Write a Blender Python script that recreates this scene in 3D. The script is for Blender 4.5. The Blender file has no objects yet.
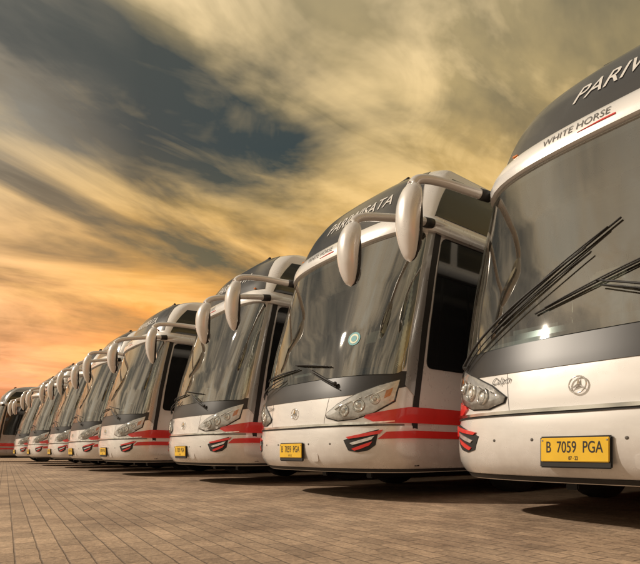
import bpy, bmesh, math, random
import numpy as np
from mathutils import Vector, Matrix
random.seed(4)
scene = bpy.context.scene
scene.view_settings.view_transform = 'Standard'
scene.view_settings.look = 'None'
scene.view_settings.exposure = 0

# ------------------------------------------------------------ materials
def new_mat(name):
    m = bpy.data.materials.new(name); m.use_nodes = True
    return m, m.node_tree.nodes, m.node_tree.links
def pbr(name, col, rough=0.5, metal=0.0, coat=0.0, spec=0.5, noise=0.0, nscale=6.0, bump=0.0, bscale=60.0):
    m, n, l = new_mat(name)
    b = n['Principled BSDF']
    b.inputs['Base Color'].default_value = (*col, 1)
    b.inputs['Roughness'].default_value = rough
    b.inputs['Metallic'].default_value = metal
    b.inputs['Coat Weight'].default_value = coat
    b.inputs['Coat Roughness'].default_value = 0.04
    b.inputs['Specular IOR Level'].default_value = spec
    tc = n.new('ShaderNodeTexCoord')
    if noise > 0:
        t = n.new('ShaderNodeTexNoise'); t.inputs['Scale'].default_value = nscale; t.inputs['Detail'].default_value = 3
        l.new(tc.outputs['Object'], t.inputs['Vector'])
        r = n.new('ShaderNodeValToRGB')
        r.color_ramp.elements[0].position = 0.3; r.color_ramp.elements[1].position = 0.7
        r.color_ramp.elements[0].color = (*[c*(1-noise) for c in col], 1)
        r.color_ramp.elements[1].color = (*col, 1)
        l.new(t.outputs['Fac'], r.inputs['Fac']); l.new(r.outputs['Color'], b.inputs['Base Color'])
    if bump > 0:
        t2 = n.new('ShaderNodeTexNoise'); t2.inputs['Scale'].default_value = bscale
        l.new(tc.outputs['Object'], t2.inputs['Vector'])
        bp = n.new('ShaderNodeBump'); bp.inputs['Strength'].default_value = bump
        l.new(t2.outputs['Fac'], bp.inputs['Height']); l.new(bp.outputs['Normal'], b.inputs['Normal'])
    return m
def paint_mat(name, col, dirt=(0.27,0.215,0.16), metal=.22):
    m, n, l = new_mat(name); b = n['Principled BSDF']
    b.inputs['Metallic'].default_value = metal
    b.inputs['Coat Weight'].default_value = 1.0
    b.inputs['Coat Roughness'].default_value = 0.03
    tc = n.new('ShaderNodeTexCoord'); sp = n.new('ShaderNodeSeparateXYZ')
    l.new(tc.outputs['Object'], sp.inputs[0])
    mr = n.new('ShaderNodeMapRange'); mr.inputs['From Min'].default_value = 0.95; mr.inputs['From Max'].default_value = 0.28
    l.new(sp.outputs['Z'], mr.inputs['Value'])
    t = n.new('ShaderNodeTexNoise'); t.inputs['Scale'].default_value = 5; t.inputs['Detail'].default_value = 5; t.inputs['Roughness'].default_value = 0.75
    oi = n.new('ShaderNodeObjectInfo'); va = n.new('ShaderNodeVectorMath'); va.operation='ADD'
    l.new(tc.outputs['Object'], va.inputs[0]); l.new(oi.outputs['Location'], va.inputs[1]); l.new(va.outputs[0], t.inputs['Vector'])
    mu = n.new('ShaderNodeMath'); mu.operation = 'MULTIPLY'
    l.new(mr.outputs[0], mu.inputs[0]); l.new(t.outputs['Fac'], mu.inputs[1])
    mu2 = n.new('ShaderNodeMath'); mu2.operation = 'MULTIPLY_ADD'; mu2.inputs[1].default_value = 0.7; 
    mu3 = n.new('ShaderNodeMath'); mu3.operation='MULTIPLY'; mu3.inputs[1].default_value=0.08
    l.new(t.outputs['Fac'], mu3.inputs[0]); l.new(mu.outputs[0], mu2.inputs[0]); l.new(mu3.outputs[0], mu2.inputs[2])
    mx = n.new('ShaderNodeMix'); mx.data_type = 'RGBA'
    mx.inputs['A'].default_value = (*col,1); mx.inputs['B'].default_value = (*dirt,1)
    l.new(mu2.outputs[0], mx.inputs['Factor']); l.new(mx.outputs['Result'], b.inputs['Base Color'])
    rr = n.new('ShaderNodeMapRange'); rr.inputs['To Min'].default_value=.20; rr.inputs['To Max'].default_value=.38
    l.new(t.outputs['Fac'], rr.inputs['Value']); l.new(rr.outputs[0], b.inputs['Roughness'])
    return m

M = {}
M['white'] = paint_mat('white_paint', (0.80,0.785,0.77))
M['pearl'] = paint_mat('mirror_housing_paint', (0.72,0.70,0.68))
M['silver'] = paint_mat('silver_paint', (0.36,0.36,0.36), metal=.5)
M['red'] = pbr('red_stripe', (0.68,0.03,0.025), 0.3, coat=0.6, noise=0.12)
M['black'] = pbr('black_gloss', (0.022,0.021,0.022), 0.22, coat=0.3, noise=0.2)
M['dome'] = pbr('dome_dark_gloss', (0.03,0.029,0.031), 0.25, coat=0.4, noise=0.1)
M['cowl'] = pbr('cowl_charcoal', (0.025,0.024,0.025), 0.38, noise=0.25)
M['matte'] = pbr('matte_black', (0.016,0.015,0.015), 0.6, noise=0.3)
M['joint'] = pbr('panel_joint', (0.10,0.09,0.08), 0.7)
M['rubber'] = pbr('tyre_rubber', (0.02,0.019,0.018), 0.85, noise=0.4, bump=0.3)
M['chrome'] = pbr('chrome', (0.75,0.74,0.72), 0.12, metal=1.0)
M['steel'] = pbr('rim_steel', (0.4,0.39,0.37), 0.4, metal=0.8, noise=0.3)
M['lampbase'] = pbr('lamp_reflector', (0.78,0.77,0.76), 0.28, metal=0.6, coat=1.0, noise=.3, nscale=25)
M['lens'] = pbr('lamp_lens', (0.85,0.85,0.82), 0.06, metal=0.3, coat=1.0)
M['amber'] = pbr('amber_lens', (0.7,0.22,0.03), 0.15, coat=1.0)
M['redlens'] = pbr('red_lens', (0.55,0.03,0.02), 0.15, coat=1.0)
M['yellow'] = pbr('plate_yellow', (0.80,0.50,0.03), 0.4, noise=0.15)
M['ink'] = pbr('plate_ink', (0.02,0.02,0.02), 0.5)
M['textwhite'] = pbr('lettering_white', (0.62,0.60,0.57), 0.4)
M['textgrey'] = pbr('lettering_grey', (0.09,0.085,0.08), 0.4)
M['seat'] = pbr('seat_fabric', (0.34,0.25,0.19), 0.9, noise=0.4, nscale=20)
M['head'] = pbr('headrest_cloth', (0.75,0.71,0.66), 0.9)
M['dash'] = pbr('dashboard', (0.12,0.11,0.10), 0.6, noise=0.3)
M['lining'] = pbr('interior_lining', (0.36,0.32,0.27), 0.8, noise=0.2)
M['curtain'] = pbr('curtain_cloth', (0.50,0.38,0.26), 0.9, noise=0.3)
M['sticker'] = pbr('sticker_teal', (0.05,0.30,0.33), 0.5)
M['stickerw'] = pbr('sticker_pale', (0.65,0.68,0.5), 0.5)
M['mirror'] = pbr('mirror_glass', (0.8,0.8,0.8), 0.02, metal=1.0)

def glass_mat(name,tint,base,dust=True):
    m, n, l = new_mat(name)
    n.remove(n['Principled BSDF'])
    out = n['Material Output']
    tr = n.new('ShaderNodeBsdfTransparent'); tr.inputs['Color'].default_value = (*tint,1)
    gl = n.new('ShaderNodeBsdfGlossy'); gl.inputs['Roughness'].default_value = 0.02
    gl.inputs['Color'].default_value = (0.97,0.95,0.91,1)
    fr = n.new('ShaderNodeFresnel'); fr.inputs['IOR'].default_value = 1.5
    ma = n.new('ShaderNodeMath'); ma.operation = 'MULTIPLY_ADD'; ma.inputs[1].default_value = 0.9; ma.inputs[2].default_value = base; ma.use_clamp = True
    l.new(fr.outputs[0], ma.inputs[0])
    mx = n.new('ShaderNodeMixShader'); l.new(ma.outputs[0], mx.inputs[0]); l.new(tr.outputs[0], mx.inputs[1]); l.new(gl.outputs[0], mx.inputs[2])
    last = mx
    if dust:
        tc = n.new('ShaderNodeTexCoord')
        df = n.new('ShaderNodeBsdfDiffuse'); df.inputs['Color'].default_value = (0.42,0.35,0.27,1)
        t3 = n.new('ShaderNodeTexNoise'); t3.inputs['Scale'].default_value = 2.0; t3.inputs['Detail'].default_value = 6
        oi = n.new('ShaderNodeObjectInfo'); va = n.new('ShaderNodeVectorMath'); va.operation='ADD'
        l.new(tc.outputs['Object'], va.inputs[0]); l.new(oi.outputs['Location'], va.inputs[1]); l.new(va.outputs[0], t3.inputs['Vector'])
        mm = n.new('ShaderNodeMapRange'); mm.inputs['From Min'].default_value=.35; mm.inputs['From Max'].default_value=.75
        mm.inputs['To Min'].default_value=.01; mm.inputs['To Max'].default_value=.08
        l.new(t3.outputs['Fac'], mm.inputs['Value'])
        mx2 = n.new('ShaderNodeMixShader'); l.new(mm.outputs[0], mx2.inputs[0]); l.new(mx.outputs[0], mx2.inputs[1]); l.new(df.outputs[0], mx2.inputs[2])
        last = mx2
    l.new(last.outputs[0], out.inputs['Surface'])
    return m
M['glass'] = glass_mat('windshield_glass',(.74,.84,.81),.20)
M['cover'] = glass_mat('lamp_cover',(.97,.97,.97),.05,False)
M['sideglass'] = pbr('side_window_dark', (0.012,0.013,0.014), 0.06, coat=0.4, spec=0.6)

# ------------------------------------------------------------ bus surface
W2, YB, L = 1.25, 0.60, 12.0
pts = []
for i in range(241):
    a = (i/240)*math.pi/2
    x = W2*math.sin(a)**(2/2.7)
    y = YB*(1-max(0,math.cos(a)))
    pts.append((x,y))
pts.append((W2, L-0.3))
for i in range(1,13):
    a = i/12*math.pi/2
    pts.append((W2-0.25*(1-math.cos(a)), L-0.3+0.3*math.sin(a)))
pts.append((0,L))
P = np.array(pts)
seg = np.hypot(np.diff(P[:,0]), np.diff(P[:,1])); S_ = np.concatenate([[0],np.cumsum(seg)])
SF = S_[240]; SMAX = S_[-1]
def smooth(keys, sig):
    zz = np.linspace(0.0,4.4,1761)
    k = np.array(keys); v = np.interp(zz,k[:,0],k[:,1])
    r = int(sig*3/ (zz[1]-zz[0])); ker = np.exp(-0.5*(np.arange(-r,r+1)*(zz[1]-zz[0])/sig)**2); ker/=ker.sum()
    vp = np.concatenate([np.full(r,v[0]),v,np.full(r,v[-1])])
    return zz, np.convolve(vp,ker,'valid')
ZR, RK = smooth([(0.25,.16),(.30,.10),(.40,.02),(.55,0),(.85,0),(1.07,.03),(1.3,.07),(1.8,.15),(2.3,.26),(2.83,.40),(3.05,.47),(3.2,.53),(3.4,.64),(3.6,.80),(3.75,1.0),(3.86,1.30),(3.94,1.75),(3.99,2.4),(4.03,3.2)],0.03)
ZW, WD = smooth([(.25,.96),(.30,.975),(.42,1.0),(2.0,1.0),(2.83,.98),(3.05,.965),(3.3,.935),(3.55,.88),(3.73,.80),(3.86,.67),(3.95,.46),(4.02,.15)],0.02)
ZRR, RR = smooth([(.25,.1),(.6,0),(2.0,.02),(3.0,.15),(3.4,.3),(3.8,.7),(4.0,1.6)],0.04)
ZK, KK = smooth([(1.1,1.0),(1.5,.93),(2.2,.76),(2.83,.62),(3.1,.58),(4.0,.55)],0.06)
ZTOP = 4.01
def Sf(s,z):
    a = abs(s)
    x = np.interp(a,S_,P[:,0]); y = np.interp(a,S_,P[:,1])
    if s<0: x=-x
    if y<YB: y = YB-(YB-y)*np.interp(z,ZK,KK)
    r = np.interp(z,ZR,RK); w=np.interp(z,ZW,WD); rr=np.interp(z,ZRR,RR)
    return Vector((x*w, r+y*(L-r-rr)/L, z))
def SN(s,z):
    e=0.006
    ds = Sf(s+e,z)-Sf(s-e,z); dz = Sf(s,z+e)-Sf(s,z-e)
    n = ds.cross(dz)
    return n.normalized() if n.length>0 else Vector((0,-1,0))
def SO(s,z,o):
    return Sf(s,z)+SN(s,z)*o

class MB:
    """mesh builder with material slots"""
    def __init__(self): self.v=[]; self.f=[]; self.m=[]; self.sm=[]; self.mats=[]
    def mi(self,k):
        if k not in self.mats: self.mats.append(k)
        return self.mats.index(k)
    def add(self,vs,fs,mat,smooth=True):
        o=len(self.v); self.v+= [tuple(v) for v in vs]; k=self.mi(mat)
        for f in fs: self.f.append([i+o for i in f]); self.m.append(k); self.sm.append(smooth)
    def mesh(self,name):
        me=bpy.data.meshes.new(name); me.from_pydata(self.v,[],self.f)
        for k in self.mats: me.materials.append(M[k])
        me.polygons.foreach_set('material_index',self.m); me.polygons.foreach_set('use_smooth',self.sm)
        me.update(); return me
def patch(mb, fn, nu, nv, off, mat, base=-0.01, skirt=True):
    of = off if callable(off) else (lambda u,v: off)
    vs=[];fs=[]
    g=[[fn(i/nu,j/nv) for j in range(nv+1)] for i in range(nu+1)]
    for i in range(nu+1):
        for j in range(nv+1):
            vs.append(SO(g[i][j][0],g[i][j][1],of(i/nu,j/nv)))
    idx=lambda i,j:i*(nv+1)+j
    for i in range(nu):
        for j in range(nv):
            fs.append((idx(i,j),idx(i+1,j),idx(i+1,j+1),idx(i,j+1)))
    mb.add(vs,fs,mat)
    if skirt:
        ring=[(i,0) for i in range(nu+1)]+[(nu,j) for j in range(1,nv+1)]+[(i,nv) for i in range(nu-1,-1,-1)]+[(0,j) for j in range(nv-1,0,-1)]
        vs=[];n=len(ring)
        for (i,j) in ring: vs.append(SO(g[i][j][0],g[i][j][1],of(i/nu,j/nv)))
        for (i,j) in ring: vs.append(SO(g[i][j][0],g[i][j][1],base))
        fs=[(k,n+k,n+(k+1)%n,(k+1)%n) for k in range(n)]
        mb.add(vs,fs,mat,False)
def rect(s0,s1,z0,z1): return lambda u,v:(s0+(s1-s0)*u, z0+(z1-z0)*v)
def rrect(s0,s1,z0,z1,r):
    def fn(u,v):
        uu = 0.5-0.5*math.cos(math.pi*u)
        s = s0+(s1-s0)*uu
        d = min(s-s0,s1-s)
        k = 0
        if d<r: k = r-math.sqrt(max(0,r*r-(r-d)**2))
        return (s, z0+k+(z1-z0-2*k)*v)
    return fn
def quad(a,b,c,d):
    def fn(u,v):
        return tuple((1-v)*((1-u)*a[i]+u*b[i])+v*((1-u)*d[i]+u*c[i]) for i in range(2))
    return fn
def between(lo,hi):
    def ev(pl,u):
        k=np.linspace(0,1,len(pl)); a=np.array(pl)
        return float(np.interp(u,k,a[:,0])), float(np.interp(u,k,a[:,1]))
    def fn(u,v):
        a=ev(lo,u); b=ev(hi,u)
        return (a[0]+(b[0]-a[0])*v, a[1]+(b[1]-a[1])*v)
    return fn
def mirr(fn): return lambda u,v:(-fn(1-u,v)[0], fn(1-u,v)[1])
def mirro(off): return (lambda u,v: off(1-u,v)) if callable(off) else off
def both(mb,fn,nu,nv,off,mat,**k):
    patch(mb,fn,nu,nv,off,mat,**k); patch(mb,mirr(fn),nu,nv,mirro(off),mat,**k)
def ringpath(s0,s1,z0,z1,r,n=10):
    p=[]
    for cx,cz,a0 in ((s1-r,z0+r,-90),(s1-r,z1-r,0),(s0+r,z1-r,90),(s0+r,z0+r,180)):
        for i in range(n+1):
            a=math.radians(a0+90*i/n); p.append((cx+r*math.cos(a),cz+r*math.sin(a)))
    q=[]
    for i in range(len(p)):
        a=p[i]; b=p[(i+1)%len(p)]; d=math.hypot(b[0]-a[0],b[1]-a[1]); k=max(1,int(d/0.06))
        for t in range(k): q.append((a[0]+(b[0]-a[0])*t/k,a[1]+(b[1]-a[1])*t/k))
    return q
def annulus(mb,outer,inner,off,mat):
    n=len(outer); vs=[SO(*p,off) for p in outer]+[SO(*p,off) for p in inner]
    fs=[(k,(k+1)%n,n+(k+1)%n,n+k) for k in range(n)]
    mb.add(vs,fs,mat)
def tube(mb,path,r,mat,n=10,ry=None):
    path=[Vector(p) for p in path]
    q=[]
    for i in range(len(path)-1):
        p0=path[max(0,i-1)];p1=path[i];p2=path[i+1];p3=path[min(len(path)-1,i+2)]
        for t in range(6):
            t/=6
            q.append(0.5*((2*p1)+(p2-p0)*t+(2*p0-5*p1+4*p2-p3)*t*t+(3*p1-p0-3*p2+p3)*t**3))
    q.append(path[-1]); vs=[];fs=[]
    if len(path)==2: q=path
    for i,p in enumerate(q):
        d=(q[min(i+1,len(q)-1)]-q[max(i-1,0)]).normalized()
        up=Vector((0,0,1)) if abs(d.z)<0.9 else Vector((0,1,0))
        a=d.cross(up).normalized(); b=a.cross(d).normalized()
        rr=r(i/(len(q)-1)) if callable(r) else r
        for k in range(n):
            t=2*math.pi*k/n; vs.append(p+a*math.cos(t)*rr+b*math.sin(t)*rr*(ry or 1))
    for i in range(len(q)-1):
        for k in range(n): fs.append((i*n+k,(i+1)*n+k,(i+1)*n+(k+1)%n,i*n+(k+1)%n))
    fs.append(tuple(range(n))); fs.append(tuple(reversed(range(len(vs)-n,len(vs)))))
    mb.add(vs,fs,mat)
def box(mb,c,d,mat,bev=0.02,rot=None,seg=2):
    bm=bmesh.new(); bmesh.ops.create_cube(bm,size=1)
    bmesh.ops.scale(bm,vec=d,verts=bm.verts)
    if bev: bmesh.ops.bevel(bm,geom=bm.edges[:],offset=bev,segments=seg,affect='EDGES')
    if rot: bmesh.ops.rotate(bm,cent=(0,0,0),matrix=Matrix.Rotation(rot[1],3,rot[0]),verts=bm.verts)
    bm.verts.ensure_lookup_table(); bm.verts.index_update()
    mb.add([v.co+Vector(c) for v in bm.verts],[[v.index for v in f.verts] for f in bm.faces],mat,False); bm.free()
def lathe(mb,prof,mat,c,axis='x',n=40,sgn=1):
    vs=[];fs=[]
    for a,r in prof:
        for k in range(n):
            t=2*math.pi*k/n
            vs.append((c[0]+a*sgn,c[1]+r*math.cos(t),c[2]+r*math.sin(t)))
    for i in range(len(prof)-1):
        for k in range(n): fs.append((i*n+k,i*n+(k+1)%n,(i+1)*n+(k+1)%n,(i+1)*n+k))
    mb.add(vs,fs,mat)
def disc_on(mb,s,z,r,off,mat,dome=0.0,n=28,rz=None):
    c=SO(s,z,off); nn=SN(s,z); a=Vector((0,0,1)).cross(nn).normalized(); b=nn.cross(a)
    vs=[c+nn*dome]; fs=[]; R=4
    for j in range(1,R+1):
        t=j/R
        for k in range(n):
            th=2*math.pi*k/n; vs.append(c+(a*math.cos(th)*r+b*math.sin(th)*(rz or r))*t+nn*dome*(1-t*t))
    for k in range(n): fs.append((0,1+k,1+(k+1)%n))
    for j in range(R-1):
        for k in range(n): fs.append((1+j*n+k,1+(j+1)*n+k,1+(j+1)*n+(k+1)%n,1+j*n+(k+1)%n))
    mb.add(vs,fs,mat)
def ring_on(mb,s,z,r,tr,off,mat,n=36):
    c=SO(s,z,off); nn=SN(s,z); a=Vector((0,0,1)).cross(nn).normalized(); b=nn.cross(a); vs=[];fs=[];m=8
    for k in range(n):
        th=2*math.pi*k/n; d=a*math.cos(th)+b*math.sin(th)
        for j in range(m):
            ph=2*math.pi*j/m; vs.append(c+d*(r+tr*math.cos(ph))+nn*tr*math.sin(ph))
    for k in range(n):
        for j in range(m): fs.append((k*m+j,((k+1)%n)*m+j,((k+1)%n)*m+(j+1)%m,k*m+(j+1)%m))
    mb.add(vs,fs,mat); return c,a,b,nn
def text_on(mb,txt,s0,z0,h,mat,off,shear=0.0,bold=0.0,align='CENTER',slope=0.0,sx=1.0):
    cu=bpy.data.curves.new('t','FONT'); cu.body=txt; cu.size=h/0.7; cu.align_x=align; cu.shear=shear; cu.offset=bold; cu.resolution_u=4
    ob=bpy.data.objects.new('t',cu); scene.collection.objects.link(ob)
    bpy.context.view_layer.update()
    me=bpy.data.meshes.new_from_object(ob.evaluated_get(bpy.context.evaluated_depsgraph_get()))
    bpy.data.objects.remove(ob)
    bm=bmesh.new(); bm.from_mesh(me)
    xs=[v.co.x for v in bm.verts]; ys=[v.co.y for v in bm.verts]
    st=0.05
    x=min(xs)
    while x<max(xs):
        bmesh.ops.bisect_plane(bm,geom=bm.verts[:]+bm.edges[:]+bm.faces[:],plane_co=(x,0,0),plane_no=(1,0,0)); x+=st
    y=min(ys)
    while y<max(ys):
        bmesh.ops.bisect_plane(bm,geom=bm.verts[:]+bm.edges[:]+bm.faces[:],plane_co=(0,y,0),plane_no=(0,1,0)); y+=st
    bm.verts.index_update()
    mb.add([SO(s0+v.co.x*sx,z0+v.co.y+slope*v.co.x,off) for v in bm.verts],[[v.index for v in f.verts] for f in bm.faces],mat,False)
    bm.free()

# ---- body shell
WS0,WS1,WZ0,WZ1 = -1.36,1.36,1.28,2.82
def build_body(white):
    mb=MB()
    ss=sorted(set([round(v,4) for v in list(np.linspace(0,1.22,20))+list(np.linspace(1.22,SF+.1,12))+list(np.arange(SF+.2,S_[241],.1))+list(S_[241:])]))
    ss=[-v for v in ss[::-1] if v>0]+ss
    ss[-1]=SMAX; ss[0]=-SMAX
    zs=sorted(set([round(float(v),4) for v in list(np.linspace(.29,1.34,22))+list(np.linspace(1.34,2.76,24))+list(np.linspace(2.76,3.6,18))+list(np.linspace(3.6,ZTOP,20))]))
    yc=[2.65,8.9]
    vs=[];fs=[]
    for s in ss[:-1]:
        for z in zs: vs.append(Sf(s,z))
    nz=len(zs); ns=len(ss)-1
    for i in range(ns):
        i2=(i+1)%ns
        for j in range(nz-1):
            sc=(ss[i]+ss[i+1])/2; zc=(zs[j]+zs[j+1])/2
            if abs(sc)<1.22 and 1.34<zc<2.76: continue
            c=Sf(sc,zc)
            if abs(c.x)>1.0 and any((c.y-y)**2+(c.z-.5)**2<.60**2 for y in yc): continue
            fs.append((i*nz+j,i2*nz+j,i2*nz+j+1,i*nz+j+1))
    fs.append([i*nz+nz-1 for i in range(ns)])
    mb.add(vs,fs,white)
    bot=[Sf(s,zs[0]) for s in ss[:-1]]
    mb.add(bot,[list(range(len(bot)))[::-1]],'matte',False)
    for y in yc:
        for sg in (1,-1):
            n=28; vs=[];fs=[]
            for k in range(n+1):
                a=math.pi*(-.12+1.24*k/n); 
                for x,r in ((1.262,.56),(1.262,.68),(1.235,.68),(1.235,.56),(.80,.56)):
                    vs.append((sg*x,y+r*math.cos(a),.5+r*math.sin(a)))
            for k in range(n):
                for j in (0,1,2,3):
                    fs.append((k*5+j,k*5+j+1,(k+1)*5+j+1,(k+1)*5+j))
                fs.append((k*5+0,k*5+3,(k+1)*5+3,(k+1)*5+0))
            mb.add(vs,fs,'matte')
    def visz(s):
        a=abs(s); t=min(1,max(0,(a-1.0)/.6)); t=t*t*(3-2*t)
        return (2.83-.04*t, 3.03-.10*t)
    def vis(u,v):
        uu=2*u-1; s=math.copysign(abs(uu)**1.8*10.5,uu); a,b=visz(s); return (s,a+(b-a)*v)
    patch(mb,vis,120,8,lambda u,v:.012+.055*math.sin(math.pi*(.12+.8*v))**.5,white)
    def bm_(u,v):
        s=(-1+2*u)*1.9; return (s,.345+(.765-.345)*v)
    patch(mb,bm_,60,10,lambda u,v:.004+.028*math.sin(math.pi*min(.98,max(.02,v)))**.4*math.cos(math.pi/2*abs(2*u-1)**3),white)
    return mb
def bmoff(s):
    k=min(1,abs(s)/1.9); return .008+.028*math.cos(math.pi/2*k**3)
def build_trim():
    mb=MB()
    def cw(u,v):
        s=(-1+2*u)*1.42; k=abs(2*u-1); lo=1.07+.09*k**4; hi=1.31; return (s,lo+(hi-lo)*v)
    patch(mb,cw,50,6,.006,'cowl')
    annulus(mb,ringpath(WS0,WS1,WZ0,WZ1,.12),[(p[0]*.90,(WZ0+WZ1)/2+(p[1]-(WZ0+WZ1)/2)*.90) for p in ringpath(WS0,WS1,WZ0,WZ1,.12)],.004,'black')
    both(mb,quad((1.375,1.17),(1.52,1.05),(1.50,2.80),(1.375,2.80)),6,20,.010,'silver')
    both(mb,quad((1.50,.36),(1.565,.36),(1.60,2.80),(1.50,2.80)),4,30,.014,'matte')
    both(mb,rrect(1.63,10.6,1.36,2.78,.08),60,12,.008,'sideglass')
    for s in (2.55,3.1,4.7,6.3,7.9,9.5):
        both(mb,rect(s,s+.035,1.37,2.77),1,10,.012,'matte')
    both(mb,rect(2.55,2.57,.36,1.36),1,8,.003,'matte')
    for s in (4.4,5.8,7.2): both(mb,rect(s,s+.012,.36,1.2),1,6,.003,'matte')
    both(mb,rect(2.7,11,1.195,1.207),60,1,.003,'matte')
    both(mb,between([(1.44,3.00),(2.7,3.00)],[(1.62,3.56),(2.7,3.64)]),16,10,.008,'sideglass')
    both(mb,between([(2.85,3.00),(5.4,3.00)],[(2.85,3.64),(5.2,3.60)]),20,10,.008,'sideglass')
    dm=between([(-1.22,3.055),(-.6,3.055),(0,3.055),(.6,3.055),(1.22,3.055)],[(-1.10,3.74),(-.55,3.82),(0,3.84),(.55,3.82),(1.10,3.74)])
    patch(mb,dm,40,30,.006,'dome')
    # red stripes
    both(mb,between([(1.0,.845),(1.1,.80),(1.25,.79),(1.4,.79),(1.8,.79)],[(1.02,.87),(1.13,.895),(1.27,.92),(1.45,.95),(1.8,.95)]),30,4,.017,'red')
    both(mb,rect(1.8,11.3,.79,.95),60,3,.007,'red')
    lo=between([(1.14,.63),(1.5,.64),(1.9,.64)],[(1.22,.70),(1.5,.715),(1.9,.715)])
    patch(mb,lo,24,3,lambda u,v:bmoff(1.16+.74*u)+.006,'red')
    patch(mb,mirr(lo),24,3,lambda u,v:bmoff(1.16+.74*(1-u))+.006,'red')
    both(mb,rect(1.9,11.3,.64,.715),60,3,.008,'red')
    patch(mb,between([(-1.3,.80),(-1.0,.775),(0,.77),(1.0,.775),(1.3,.80)],[(-1.3,.812),(-1.0,.796),(0,.796),(1.0,.796),(1.3,.812)]),50,3,.030,'chrome')
    patch(mb,between([(-1.4,.765),(0,.754),(1.4,.765)],[(-1.4,.775),(0,.77),(1.4,.775)]),50,2,.022,'matte')
    patch(mb,rect(-2.7,2.7,.30,.330),70,2,.006,'matte')
    # fine panel joints
    for s in (-.50,.50): patch(mb,quad((s*1.02,.80),(s*1.02+.003,.80),(s*1.1+.003,1.07),(s*1.1,1.07)),1,6,.0018,'joint')
    for s in (-.62,-.30,.30,.62): disc_on(mb,s,.585,.011,bmoff(s)-.003,'joint',dome=.004,n=16)
    patch(mb,rrect(.34,.44,.41,.49,.02),10,6,bmoff(.4)-.0015,'white')
    # headlamps
    both(mb,between([(.545,.855),(.70,.815),(.90,.825),(1.10,.885),(1.30,1.00)],[(.53,.90),(.68,1.00),(.90,1.095),(1.10,1.165),(1.33,1.235)]),20,6,.006,'matte')
    both(mb,between([(.56,.860),(.71,.825),(.90,.835),(1.09,.893),(1.28,1.01)],[(.545,.90),(.69,.993),(.90,1.085),(1.10,1.155),(1.315,1.22)]),20,6,.012,'lampbase')
    for s,z,r in ((.77,.918,.062),(.935,.965,.066),(1.095,1.025,.050)):
        for sg in (1,-1):
            disc_on(mb,sg*s,z,r,.016,'cowl'); ring_on(mb,sg*s,z,r*.9,.009,.02,'chrome')
            disc_on(mb,sg*s,z,r*.82,.018,'chrome',dome=.006); disc_on(mb,sg*s,z,r*.5,.025,'lens',dome=.016)
    for k in range(5):
        both(mb,quad((.66+.11*k,.935+.035*k),(.74+.11*k,.975+.035*k),(.735+.11*k,.983+.035*k),(.655+.11*k,.943+.035*k)),3,1,.026,'chrome')
    both(mb,between([(1.18,1.03),(1.24,1.06)],[(1.195,1.11),(1.26,1.14)]),4,3,.02,'amber')
    both(mb,between([(.55,.858),(.70,.82),(.90,.83),(1.10,.89),(1.29,1.005)],[(.535,.90),(.685,.995),(.90,1.09),(1.10,1.16),(1.325,1.23)]),20,8,lambda u,v:.014+.035*math.sin(math.pi*v)**.5*math.sin(math.pi*u)**.5,'cover',skirt=False)
    # fog lamp recess with red fins
    fo=.040
    both(mb,between([(.84,.52),(.94,.50),(1.05,.52),(1.12,.57)],[(.79,.62),(.93,.67),(1.05,.70),(1.15,.725)]),14,6,fo-.004,'matte')
    for k,(z0,m,s0,s1) in enumerate(((.655,'red',.82,1.18),(.595,'lampbase',.86,1.10),(.540,'red',.88,1.08))):
        both(mb,between([(s0+.03,z0-.022),((s0+s1)/2,z0-.002),(s1-.02,z0+.028)],[(s0,z0-.004),((s0+s1)/2,z0+.030),(s1+.01,z0+.066)]),12,3,fo+.004,m)
    c,a,b,nn=ring_on(mb,0,.93,.055,.005,.016,'chrome')
    for k in range(3):
        th=math.radians(90+120*k); d=a*math.cos(th)+b*math.sin(th); e=nn.cross(d)
        mb.add([c+e*.010-nn*.012,c+d*.055,c-e*.010-nn*.012,c+nn*.012],[(0,1,3),(1,2,3),(2,0,3)],'chrome',False)
    text_on(mb,'Calpin',-.60,1.0,.05,'textgrey',.008,shear=.3,bold=.0)
    text_on(mb,'WHITE HORSE',-.33,2.905,.058,'textgrey',.070,bold=.0)
    patch(mb,quad((-.30,2.875),(-.02,2.875),(-.02,2.887),(-.12,2.887)),6,1,.068,'red',base=.06)
    text_on(mb,'PARIWISATA',.12,3.28,.15,'textwhite',.012,shear=.25,bold=.001)
    tube(mb,[SO(-.62,3.80,.03),SO(-.25,3.845,.05),SO(.25,3.845,.05),SO(.62,3.80,.03)],.024,'matte')
    for s in (-1.0,1.0): box(mb,SO(s,3.075,.02),(.05,.03,.02),'amber',.006)
    y=SO(0,.51,.036).y
    box(mb,(0,y-.010,.50),(.46,.02,.205),'matte',.008)
    box(mb,(0,y-.024,.515),(.435,.012,.155),'yellow',.005)
    for x in (-.205,.205): box(mb,(x,y-.031,.575),(.010,.006,.010),'steel',.002)
    patch(mb,lambda u,v:(SMAX-.95+.9*u,1.7+.9*v),8,6,.01,'sideglass'); patch(mb,lambda u,v:(-SMAX+.05+.9*u,1.7+.9*v),8,6,.01,'sideglass')
    both(mb,lambda u,v:(SMAX-1.15+.2*u,.9+.5*v),4,4,.012,'redlens')
    box(mb,(0,6.6,4.07),(1.5,3.0,.22),'white',.09,seg=4)
    return mb
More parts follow.
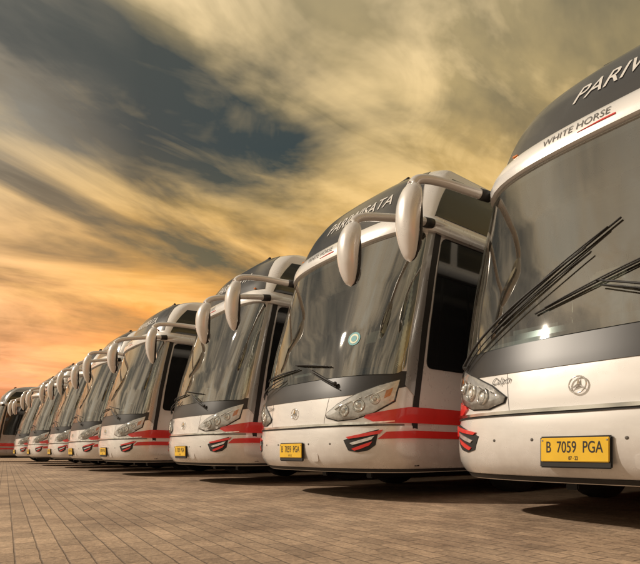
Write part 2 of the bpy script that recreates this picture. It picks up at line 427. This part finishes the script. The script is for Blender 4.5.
def plate_text():
    mb=MB(); y=SO(0,.51,.036).y-.0315
    for txt,z,h in (('B  7059  PGA',.498,.072),('07 · 22',.450,.024)):
        cu=bpy.data.curves.new('t','FONT'); cu.body=txt; cu.size=h/.7; cu.align_x='CENTER'; cu.offset=.0006
        ob=bpy.data.objects.new('t',cu); scene.collection.objects.link(ob); bpy.context.view_layer.update()
        me=bpy.data.meshes.new_from_object(ob.evaluated_get(bpy.context.evaluated_depsgraph_get())); bpy.data.objects.remove(ob)
        mb.add([(v.co.x*.63,y,z+v.co.y) for v in me.vertices],[list(p.vertices) for p in me.polygons],'ink',False)
    return mb
def glass():
    mb=MB(); patch(mb,rrect(WS0,WS1,WZ0,WZ1,.12),64,32,.012,'glass',skirt=False); return mb
def wipers(pose):
    mb=MB()
    if pose==0: arms=[((-1.10,1.20),(-.05,1.86),(-.75,1.42),(.14,2.02)),((1.05,1.22),(.05,1.60),(-.36,1.47),(.60,1.76))]
    else: arms=[((-.95,1.20),(-.35,1.36),(-.9,1.40),(-.05,1.44)),((.62,1.20),(.15,1.42),(-.15,1.50),(.52,1.40))]
    for p,e,b0,b1 in arms:
        disc_on(mb,p[0],p[1],.03,.03,'matte',dome=.025)
        pa=[SO(p[0]+(e[0]-p[0])*t,p[1]+(e[1]-p[1])*t,.045+.02*math.sin(math.pi*t)) for t in np.linspace(0,1,6)]
        tube(mb,pa,lambda t:.012-.006*t,'matte')
        pa=[SO(p[0]+.04+(e[0]-p[0])*t,p[1]-.04+(e[1]-p[1])*t,.04+.02*math.sin(math.pi*t)) for t in np.linspace(0,1,6)]
        tube(mb,pa,.005,'matte')
        tube(mb,[SO(b0[0]+(b1[0]-b0[0])*t,b0[1]+(b1[1]-b0[1])*t,.028) for t in np.linspace(0,1,7)],.007,'rubber')
        tube(mb,[SO(b0[0]+(b1[0]-b0[0])*t,b0[1]+(b1[1]-b0[1])*t,.036+.015*math.sin(math.pi*t)) for t in np.linspace(.08,.92,7)],.005,'matte')
    return mb
def mirrors():
    mb=MB()
    for sg,cx,cy,zt,zb in ((-1,-1.44,.0,2.83,2.13),(1,1.16,-.16,2.66,2.04)):
        H=zt-zb; cz=(zt+zb)/2; nv=24; nu=28; vs=[];fs=[]
        lean=.05
        for j in range(nv+1):
            t=j/nv; z=zb+H*t
            e=(max(0,1-abs(2*t-1)**2.6))**(1/2.1)
            wx=.125*e*(.74+.40*t-.16*t*t); wy=.115*e*(.62+.5*t); bow=.05*math.sin(math.pi*t)-lean*t
            for k in range(nu):
                a=2*math.pi*k/nu; ca,sa=math.cos(a),math.sin(a)
                px=wx*math.copysign(abs(ca)**.85,ca); py=wy*math.copysign(abs(sa)**.9,sa)
                if py>wy*.35: py=wy*.35+ (py-wy*.35)*.15
                vs.append((cx+px,cy-bow+py,z))
        for j in range(nv):
            for k in range(nu): fs.append((j*nu+k,j*nu+(k+1)%nu,(j+1)*nu+(k+1)%nu,(j+1)*nu+k))
        fs.append(tuple(range(nu))[::-1]); fs.append(tuple(range(nv*nu,(nv+1)*nu)))
        mb.add(vs,fs,'pearl')
        yo=.050
        for (zo,hh) in ((.06,.19),(-.19,.09)):
            n=24; vs=[(cx,cy+yo+.004,cz+zo)]+[(cx+.088*math.cos(2*math.pi*k/n),cy+yo,cz+zo+hh*math.sin(2*math.pi*k/n)) for k in range(n)]
            mb.add(vs,[(0,1+(k+1)%n,1+k) for k in range(n)],'mirror')
        ring=[(cx+.105*math.cos(2*math.pi*k/24),cy+.026,cz+(H*.455)*math.sin(2*math.pi*k/24)) for k in range(25)]
        tube(mb,ring,.012,'matte',n=6)
        r0=SO(sg*1.50,2.88,.03); e=Vector((cx,cy+.02,zt-.03))
        m1=r0.lerp(e,.33)+Vector((sg*.02,0,.045)); m2=r0.lerp(e,.68)+Vector((0,.03,.075)); m3=r0.lerp(e,.90)+Vector((0,0,.065))
        tube(mb,[r0+Vector((-sg*.03,.22,0)),r0,m1,m2,m3,e,e+Vector((0,-.02,-.12))],lambda t:.043+.004*math.cos(6*t),'pearl',n=16)
        q=r0.lerp(m1,.25); q2=r0.lerp(m1,.6)
        tube(mb,[q,q2],.050,'matte',n=16)
    return mb
def wheels():
    mb=MB()
    for y,dual in ((2.65,False),(8.9,True)):
        for sg in (1,-1):
            c=(sg*1.20,y,.5)
            lathe(mb,[(-.30,.28),(-.30,.44),(-.27,.485),(-.22,.50),(-.05,.50),(0,.485),(.02,.44),(.02,.30),(-.01,.285)],'rubber',c,sgn=sg)
            if dual: lathe(mb,[(-.62,.28),(-.62,.44),(-.59,.485),(-.54,.50),(-.39,.50),(-.34,.485),(-.32,.44),(-.32,.28)],'rubber',c,sgn=sg)
            lathe(mb,[(.005,.29),(.01,.27),(-.03,.26),(-.08,.22),(-.08,.12),(.03,.11),(.05,.07),(.05,.0)],'steel',c,sgn=sg)
            lathe(mb,[(-.305,.28),(-.27,.22),(-.25,.0)],'steel',c,sgn=sg)
            for k in range(10):
                a=2*math.pi*k/10; box(mb,(c[0]-sg*.07,y+.17*math.cos(a),.5+.17*math.sin(a)),(.03,.025,.025),'steel',.004)
        tube(mb,[(-1.0,y,.5),(1.0,y,.5)],.08,'matte'); box(mb,(0,y,.42),(.4,.35,.3),'matte',.08)
    for sg in (1,-1):
        box(mb,(sg*1.05,3.32,.30),(.36,.015,.34),'rubber',.003)
        box(mb,(sg*.42,5.5,.27),(.1,9.5,.14),'matte',.01)
        box(mb,(sg*.85,5.2,.30),(.6,1.6,.22),'matte',.05)
    return mb
def interior():
    mb=MB()
    box(mb,(0,6.2,1.05),(2.3,10.4,.04),'lining',.0)
    prof=[(-.02,1.05),(-.02,1.22),(.10,1.30),(.30,1.36),(.42,1.30),(.46,1.05)]
    vs=[];fs=[];N=16
    for i in range(N+1):
        x=-1.12+2.24*i/N; yb=Sf(x*1.05,1.3).y+.12
        for (a,b) in prof: vs.append((x,yb+a,b))
    m=len(prof)
    for i in range(N):
        for j in range(m-1): fs.append((i*m+j,(i+1)*m+j,(i+1)*m+j+1,i*m+j+1))
    mb.add(vs,fs,'dash')
    box(mb,(-.62,.62,1.42),(.5,.25,.16),'dash',.06,seg=3)
    c=Vector((-.62,.92,1.50)); n=30
    ax=Vector((0,.55,.83)).normalized(); a=Vector((1,0,0)); b=ax.cross(a)
    ring=[c+a*.25*math.cos(2*math.pi*k/n)+b*.25*math.sin(2*math.pi*k/n) for k in range(n+1)]
    tube(mb,ring,.018,'matte',n=6); tube(mb,[c-a*.25,c+a*.25],.018,'matte'); tube(mb,[c,c-ax*.4],.04,'matte')
    def seat(x,y,h=1.25,w=.46):
        box(mb,(x,y,h),(w,.48,.16),'seat',.06,seg=3)
        box(mb,(x,y+.27,h+.42),(w,.14,.75),'seat',.06,(('X'),-.18),seg=3)
        box(mb,(x,y+.31,h+.76),(w*.7,.13,.24),'head',.05,('X',-.18),seg=3)
    seat(-.62,1.5,1.35); seat(.70,1.75,1.35)
    for r in range(5):
        for x in (-.95,-.47,.47,.95): seat(x,2.6+.95*r,1.42)
    for sg in (1,-1):
        vs=[];fs=[];K=24
        for k in range(K+1):
            y=.98+.5*k/K; x=sg*(1.10+.03*math.sin(k*1.6)); vs+= [(x,y,1.45),(x*.97,y,2.72)]
        for k in range(K): fs.append((2*k,2*k+2,2*k+3,2*k+1))
        mb.add(vs,fs,'curtain')
    tube(mb,[(-1.1,2.1,1.9),(1.1,2.1,1.9)],.02,'chrome')
    for x in (-1.1,-.35,.35,1.1): tube(mb,[(x,2.1,1.05),(x,2.1,2.9)],.018,'chrome')
    box(mb,(0,1.35,2.74),(1.7,.5,.16),'lining',.05,seg=3)
    box(mb,(0,1.0,2.60),(.32,.05,.14),'matte',.02)
    box(mb,(0,6.5,2.93),(2.2,10,.04),'lining',0)
    return mb
def sticker():
    mb=MB(); disc_on(mb,.74,1.68,.075,.016,'sticker'); disc_on(mb,.74,1.68,.055,.018,'stickerw'); disc_on(mb,.74,1.68,.035,.020,'sticker'); return mb

meshes={}
meshes['body']=build_body('white').mesh('bus_body')
meshes['body_silver']=build_body('silver').mesh('bus_body_silver')
meshes['trim_and_lamps']=build_trim().mesh('bus_trim')
meshes['windscreen']=glass().mesh('bus_windscreen')
meshes['wipers0']=wipers(0).mesh('bus_wipers_a'); meshes['wipers1']=wipers(1).mesh('bus_wipers_b')
meshes['mirrors']=mirrors().mesh('bus_mirrors')
meshes['wheels_and_chassis']=wheels().mesh('bus_wheels')
meshes['interior']=interior().mesh('bus_interior')
meshes['plate_lettering']=plate_text().mesh('bus_plate_text')
meshes['sticker']=sticker().mesh('bus_sticker')

def coach(x,y,rz=0.0,pose=1,silver=False,st=False):
    e=bpy.data.objects.new('coach_bus',None); e.empty_display_size=.5
    scene.collection.objects.link(e); e.location=(x,y,0); e.rotation_euler=(0,0,rz)
    parts=[('body','body_silver' if silver else 'body'),('trim_and_lamps',)*2,('windscreen',)*2,('wipers','wipers%d'%pose),
           ('mirrors',)*2,('wheels_and_chassis',)*2,('interior',)*2,('plate_lettering',)*2]
    if st: parts.append(('windscreen_sticker','sticker'))
    for nm,k in parts:
        o=bpy.data.objects.new(nm,meshes[k]); scene.collection.objects.link(o); o.parent=e
row=[(-1.65,0,0,0,False,False),(-4.85,0,0,1,False,True),(-8.1,0.03,0,1,False,False),(-11.75,-.22,.01,1,False,False),
     (-15.0,-.2,0,1,False,False),(-18.3,-.15,-.01,1,False,False),(-21.8,-.25,0,1,False,False),(-26.0,-.2,.01,1,False,False),
     (-31.6,-1.0,-.02,1,True,False)]
for r in row: coach(*r)

# ------------------------------------------------------------ ground
m,n,l=new_mat('block_paving'); b=n['Principled BSDF']; b.inputs['Roughness'].default_value=.68
tc=n.new('ShaderNodeTexCoord'); mp=n.new('ShaderNodeMapping'); mp.inputs['Rotation'].default_value=(0,0,math.radians(6))
l.new(tc.outputs['Object'],mp.inputs[0])
br=n.new('ShaderNodeTexBrick'); br.inputs['Scale'].default_value=1; br.inputs['Brick Width'].default_value=.21; br.inputs['Row Height'].default_value=.105
br.inputs['Mortar Size'].default_value=.0045; br.inputs['Mortar Smooth'].default_value=.5; br.inputs['Bias'].default_value=0
br.inputs['Color1'].default_value=(.50,.365,.26,1); br.inputs['Color2'].default_value=(.36,.265,.19,1); br.inputs['Mortar'].default_value=(.22,.16,.115,1)
wn=n.new('ShaderNodeTexNoise'); wn.inputs['Scale'].default_value=5; l.new(mp.outputs[0],wn.inputs['Vector'])
vm=n.new('ShaderNodeVectorMath'); vm.operation='MULTIPLY_ADD'; vm.inputs[1].default_value=(.012,.012,0)
l.new(wn.outputs['Color'],vm.inputs[0]); l.new(mp.outputs[0],vm.inputs[2]); l.new(vm.outputs[0],br.inputs['Vector'])
n1=n.new('ShaderNodeTexNoise'); n1.inputs['Scale'].default_value=.8; n1.inputs['Detail'].default_value=7; n1.inputs['Roughness'].default_value=.74
l.new(tc.outputs['Object'],n1.inputs['Vector'])
r1=n.new('ShaderNodeValToRGB'); r1.color_ramp.elements[0].position=.36; r1.color_ramp.elements[1].position=.62
r1.color_ramp.elements[0].color=(.52,.48,.45,1); r1.color_ramp.elements[1].color=(1.12,1.10,1.05,1)
l.new(n1.outputs['Fac'],r1.inputs[0])
mx=n.new('ShaderNodeMix'); mx.data_type='RGBA'; mx.blend_type='MULTIPLY'; mx.inputs['Factor'].default_value=1
l.new(br.outputs['Color'],mx.inputs['A']); l.new(r1.outputs[0],mx.inputs['B'])
n2=n.new('ShaderNodeTexNoise'); n2.inputs['Scale'].default_value=40; n2.inputs['Detail'].default_value=4; n2.inputs['Roughness'].default_value=.7; l.new(tc.outputs['Object'],n2.inputs['Vector'])
r2=n.new('ShaderNodeMapRange'); r2.inputs['From Min'].default_value=.3; r2.inputs['From Max'].default_value=.7; r2.inputs['To Min'].default_value=.6; r2.inputs['To Max'].default_value=1.25
l.new(n2.outputs['Fac'],r2.inputs['Value'])
mx2=n.new('ShaderNodeMix'); mx2.data_type='RGBA'; mx2.blend_type='MULTIPLY'; mx2.inputs['Factor'].default_value=1
l.new(mx.outputs['Result'],mx2.inputs['A']); l.new(r2.outputs[0],mx2.inputs['B']); l.new(mx2.outputs['Result'],b.inputs['Base Color'])
bp=n.new('ShaderNodeBump'); bp.inputs['Strength'].default_value=.9; bp.inputs['Distance'].default_value=.009
ad=n.new('ShaderNodeMath'); ad.operation='MULTIPLY_ADD'; ad.inputs[1].default_value=.6
iv=n.new('ShaderNodeMath'); iv.operation='SUBTRACT'; iv.inputs[0].default_value=1; l.new(br.outputs['Fac'],iv.inputs[1])
l.new(n2.outputs['Fac'],ad.inputs[0]); l.new(iv.outputs[0],ad.inputs[2]); l.new(ad.outputs[0],bp.inputs['Height']); l.new(bp.outputs[0],b.inputs['Normal'])
me=bpy.data.meshes.new('ground'); R=3000
me.from_pydata([(-R,-R,0),(R,-R,0),(R,R,0),(-R,R,0)],[],[(0,1,2,3)]); me.materials.append(m)
g=bpy.data.objects.new('paved_ground',me); scene.collection.objects.link(g)

# ------------------------------------------------------------ sun & sky
tosun=Vector((-.55,-.60,.58)).normalized()
sd=bpy.data.lights.new('sun','SUN'); sd.energy=3.3; sd.angle=math.radians(2); sd.color=(1,.87,.72)
so=bpy.data.objects.new('sun',sd); scene.collection.objects.link(so); so.rotation_euler=tosun.to_track_quat('Z','Y').to_euler(); so.location=(-10,-12,20)
w=bpy.data.worlds.new('World'); scene.world=w; w.use_nodes=True; n=w.node_tree.nodes; l=w.node_tree.links
out=n['World Output']; bg=n['Background']
sky=n.new('ShaderNodeTexSky'); sky.sky_type='NISHITA'; sky.sun_disc=False
sky.sun_elevation=math.asin(tosun.z); sky.sun_rotation=math.atan2(tosun.x,tosun.y); sky.dust_density=4
l.new(sky.outputs[0],bg.inputs[0]); bg.inputs[1].default_value=.08
tc=n.new('ShaderNodeTexCoord'); sp=n.new('ShaderNodeSeparateXYZ'); l.new(tc.outputs['Generated'],sp.inputs[0])
def math_(op,a,b=None,c=None,clamp=False):
    q=n.new('ShaderNodeMath'); q.operation=op; q.use_clamp=clamp
    for i,v in enumerate((a,b,c)):
        if v is None: continue
        if isinstance(v,(int,float)): q.inputs[i].default_value=v
        else: l.new(v,q.inputs[i])
    return q.outputs[0]
zc=math_('MAXIMUM',sp.outputs['Z'],0.0)
den=math_('ADD',zc,.16)
cx=math_('DIVIDE',sp.outputs['X'],den); cy=math_('DIVIDE',sp.outputs['Y'],den)
cb=n.new('ShaderNodeCombineXYZ'); l.new(cx,cb.inputs[0]); l.new(cy,cb.inputs[1])
def noise(scale,det,rough,dist,rot,scl,loc=(0,0,0)):
    mp=n.new('ShaderNodeMapping'); mp.inputs['Rotation'].default_value=(0,0,math.radians(rot)); mp.inputs['Scale'].default_value=scl; mp.inputs['Location'].default_value=loc
    l.new(cb.outputs[0],mp.inputs[0]); t=n.new('ShaderNodeTexNoise'); t.inputs['Scale'].default_value=scale; t.inputs['Detail'].default_value=det
    t.inputs['Roughness'].default_value=rough; t.inputs['Distortion'].default_value=dist; l.new(mp.outputs[0],t.inputs['Vector']); return t.outputs['Fac']
def ramp(fac,els):
    r=n.new('ShaderNodeValToRGB'); cr=r.color_ramp
    while len(cr.elements)<len(els): cr.elements.new(.5)
    for e,(p,c) in zip(cr.elements,els):
        e.position=p; e.color=(*[((v/255)/12.92 if v/255<=.04045 else ((v/255+.055)/1.055)**2.4) for v in c],1) if isinstance(c,tuple) else (c,c,c,1)
    l.new(fac,r.inputs[0]); return r.outputs[0]
def mix(f,a,b,bt='MIX'):
    q=n.new('ShaderNodeMix'); q.data_type='RGBA'; q.blend_type=bt
    for k,v in (('Factor',f),('A',a),('B',b)):
        if isinstance(v,(int,float)): q.inputs[k].default_value=v
        elif isinstance(v,tuple): q.inputs[k].default_value=(*v,1)
        else: l.new(v,q.inputs[k])
    return q.outputs['Result']
qr=math_('ADD',math_('MULTIPLY',sp.outputs['X'],.605),math_('MULTIPLY',sp.outputs['Y'],.797))
warm=ramp(zc,[(0,(222,84,60)),(.08,(242,108,52)),(.19,(252,150,58)),(.30,(234,170,80)),(.42,(208,168,94)),(.55,(186,162,110)),(.7,(160,146,112)),(1,(165,158,145))])
dark=ramp(zc,[(0,(172,76,60)),(.12,(184,98,54)),(.22,(148,112,64)),(.34,(88,88,66)),(.5,(56,66,64)),(.65,(74,76,68)),(1,(90,94,94))])
big=noise(.55,2,.5,.4,40,(1,.55,1),(1.3,.4,0))
med=noise(1.9,6,.55,.7,38,(1,.52,1),(4.1,2.2,0))
fin=noise(5.5,5,.58,.9,34,(1,.45,1))
f=math_('ADD',math_('MULTIPLY',big,.38),math_('ADD',math_('MULTIPLY',med,.52),math_('MULTIPLY',fin,.12)))
bk=math_('DIVIDE',math_('SUBTRACT',zc,math_('MULTIPLY_ADD',qr,-.10,.51)),.10)
bank=math_('POWER',2.718,math_('MULTIPLY',math_('MULTIPLY',bk,bk),-1.0))
left=math_('MULTIPLY_ADD',qr,-1.6,.50,clamp=True)
f=math_('ADD',f,math_('MULTIPLY',math_('MULTIPLY',bank,left),.21))
right=math_('MULTIPLY_ADD',qr,1.2,.05,clamp=True)
f=math_('ADD',f,math_('MULTIPLY',right,.075))
gb=math_('DIVIDE',math_('SUBTRACT',zc,.33),.07)
gap=math_('POWER',2.718,math_('MULTIPLY',math_('MULTIPLY',gb,gb),-1.0))
f=math_('SUBTRACT',f,math_('MULTIPLY',gap,.015))
fac=ramp(f,[(.455,0.0),(.59,1.0)])
fac=math_('MULTIPLY',fac,math_('SUBTRACT',1.0,math_('MULTIPLY',right,.6)))
col=mix(fac,warm,dark)
hi=ramp(math_('ADD',math_('MULTIPLY',med,-.5),math_('MULTIPLY_ADD',fin,.45,.53)),[(.50,0.0),(.62,1.0)])
hcol=ramp(zc,[(0,(255,146,80)),(.2,(255,190,96)),(.5,(250,214,146)),(1,(230,220,200))])
col=mix(math_('MULTIPLY',math_('MULTIPLY',hi,.8),math_('SUBTRACT',1.0,math_('MULTIPLY',fac,.75))),col,hcol)
gd=n.new('ShaderNodeVectorMath'); gd.operation='DOT_PRODUCT'; gd.inputs[1].default_value=(-.985,.125,.119); l.new(tc.outputs['Generated'],gd.inputs[0])
gl=math_('POWER',math_('MAXIMUM',gd.outputs['Value'],0.0),26.0)
col=mix(math_('MULTIPLY',gl,.36),col,(1.0,.44,.11),'ADD')
dp=math_('ADD',math_('MULTIPLY',sp.outputs['X'],-.25),math_('MULTIPLY',sp.outputs['Y'],-.95))
sf=math_('MULTIPLY',math_('MAXIMUM',math_('ADD',dp,.05),0.0),1.2,clamp=True)
pale=ramp(math_('ADD',math_('MULTIPLY',med,.7),math_('MULTIPLY',fin,.3)),[(.40,(255,242,216)),(.49,(236,214,180)),(.56,(150,142,126)),(.64,(84,86,82))])
col=mix(sf,col,pale)
bg2=n.new('ShaderNodeBackground'); l.new(col,bg2.inputs[0]); bg2.inputs[1].default_value=1.08
ms=n.new('ShaderNodeMixShader'); ms.inputs[0].default_value=.94; l.new(bg.outputs[0],ms.inputs[1]); l.new(bg2.outputs[0],ms.inputs[2]); l.new(ms.outputs[0],out.inputs[0])

# ------------------------------------------------------------ camera
cd=bpy.data.cameras.new('camera'); cd.sensor_width=36; cd.lens=29.25; cd.shift_y=170/640; cd.clip_end=6000; cd.clip_start=.05
co=bpy.data.objects.new('camera',cd); scene.collection.objects.link(co); co.location=(0,-3.32,.5); co.rotation_euler=(math.radians(90),0,math.radians(52.8))
scene.camera=co
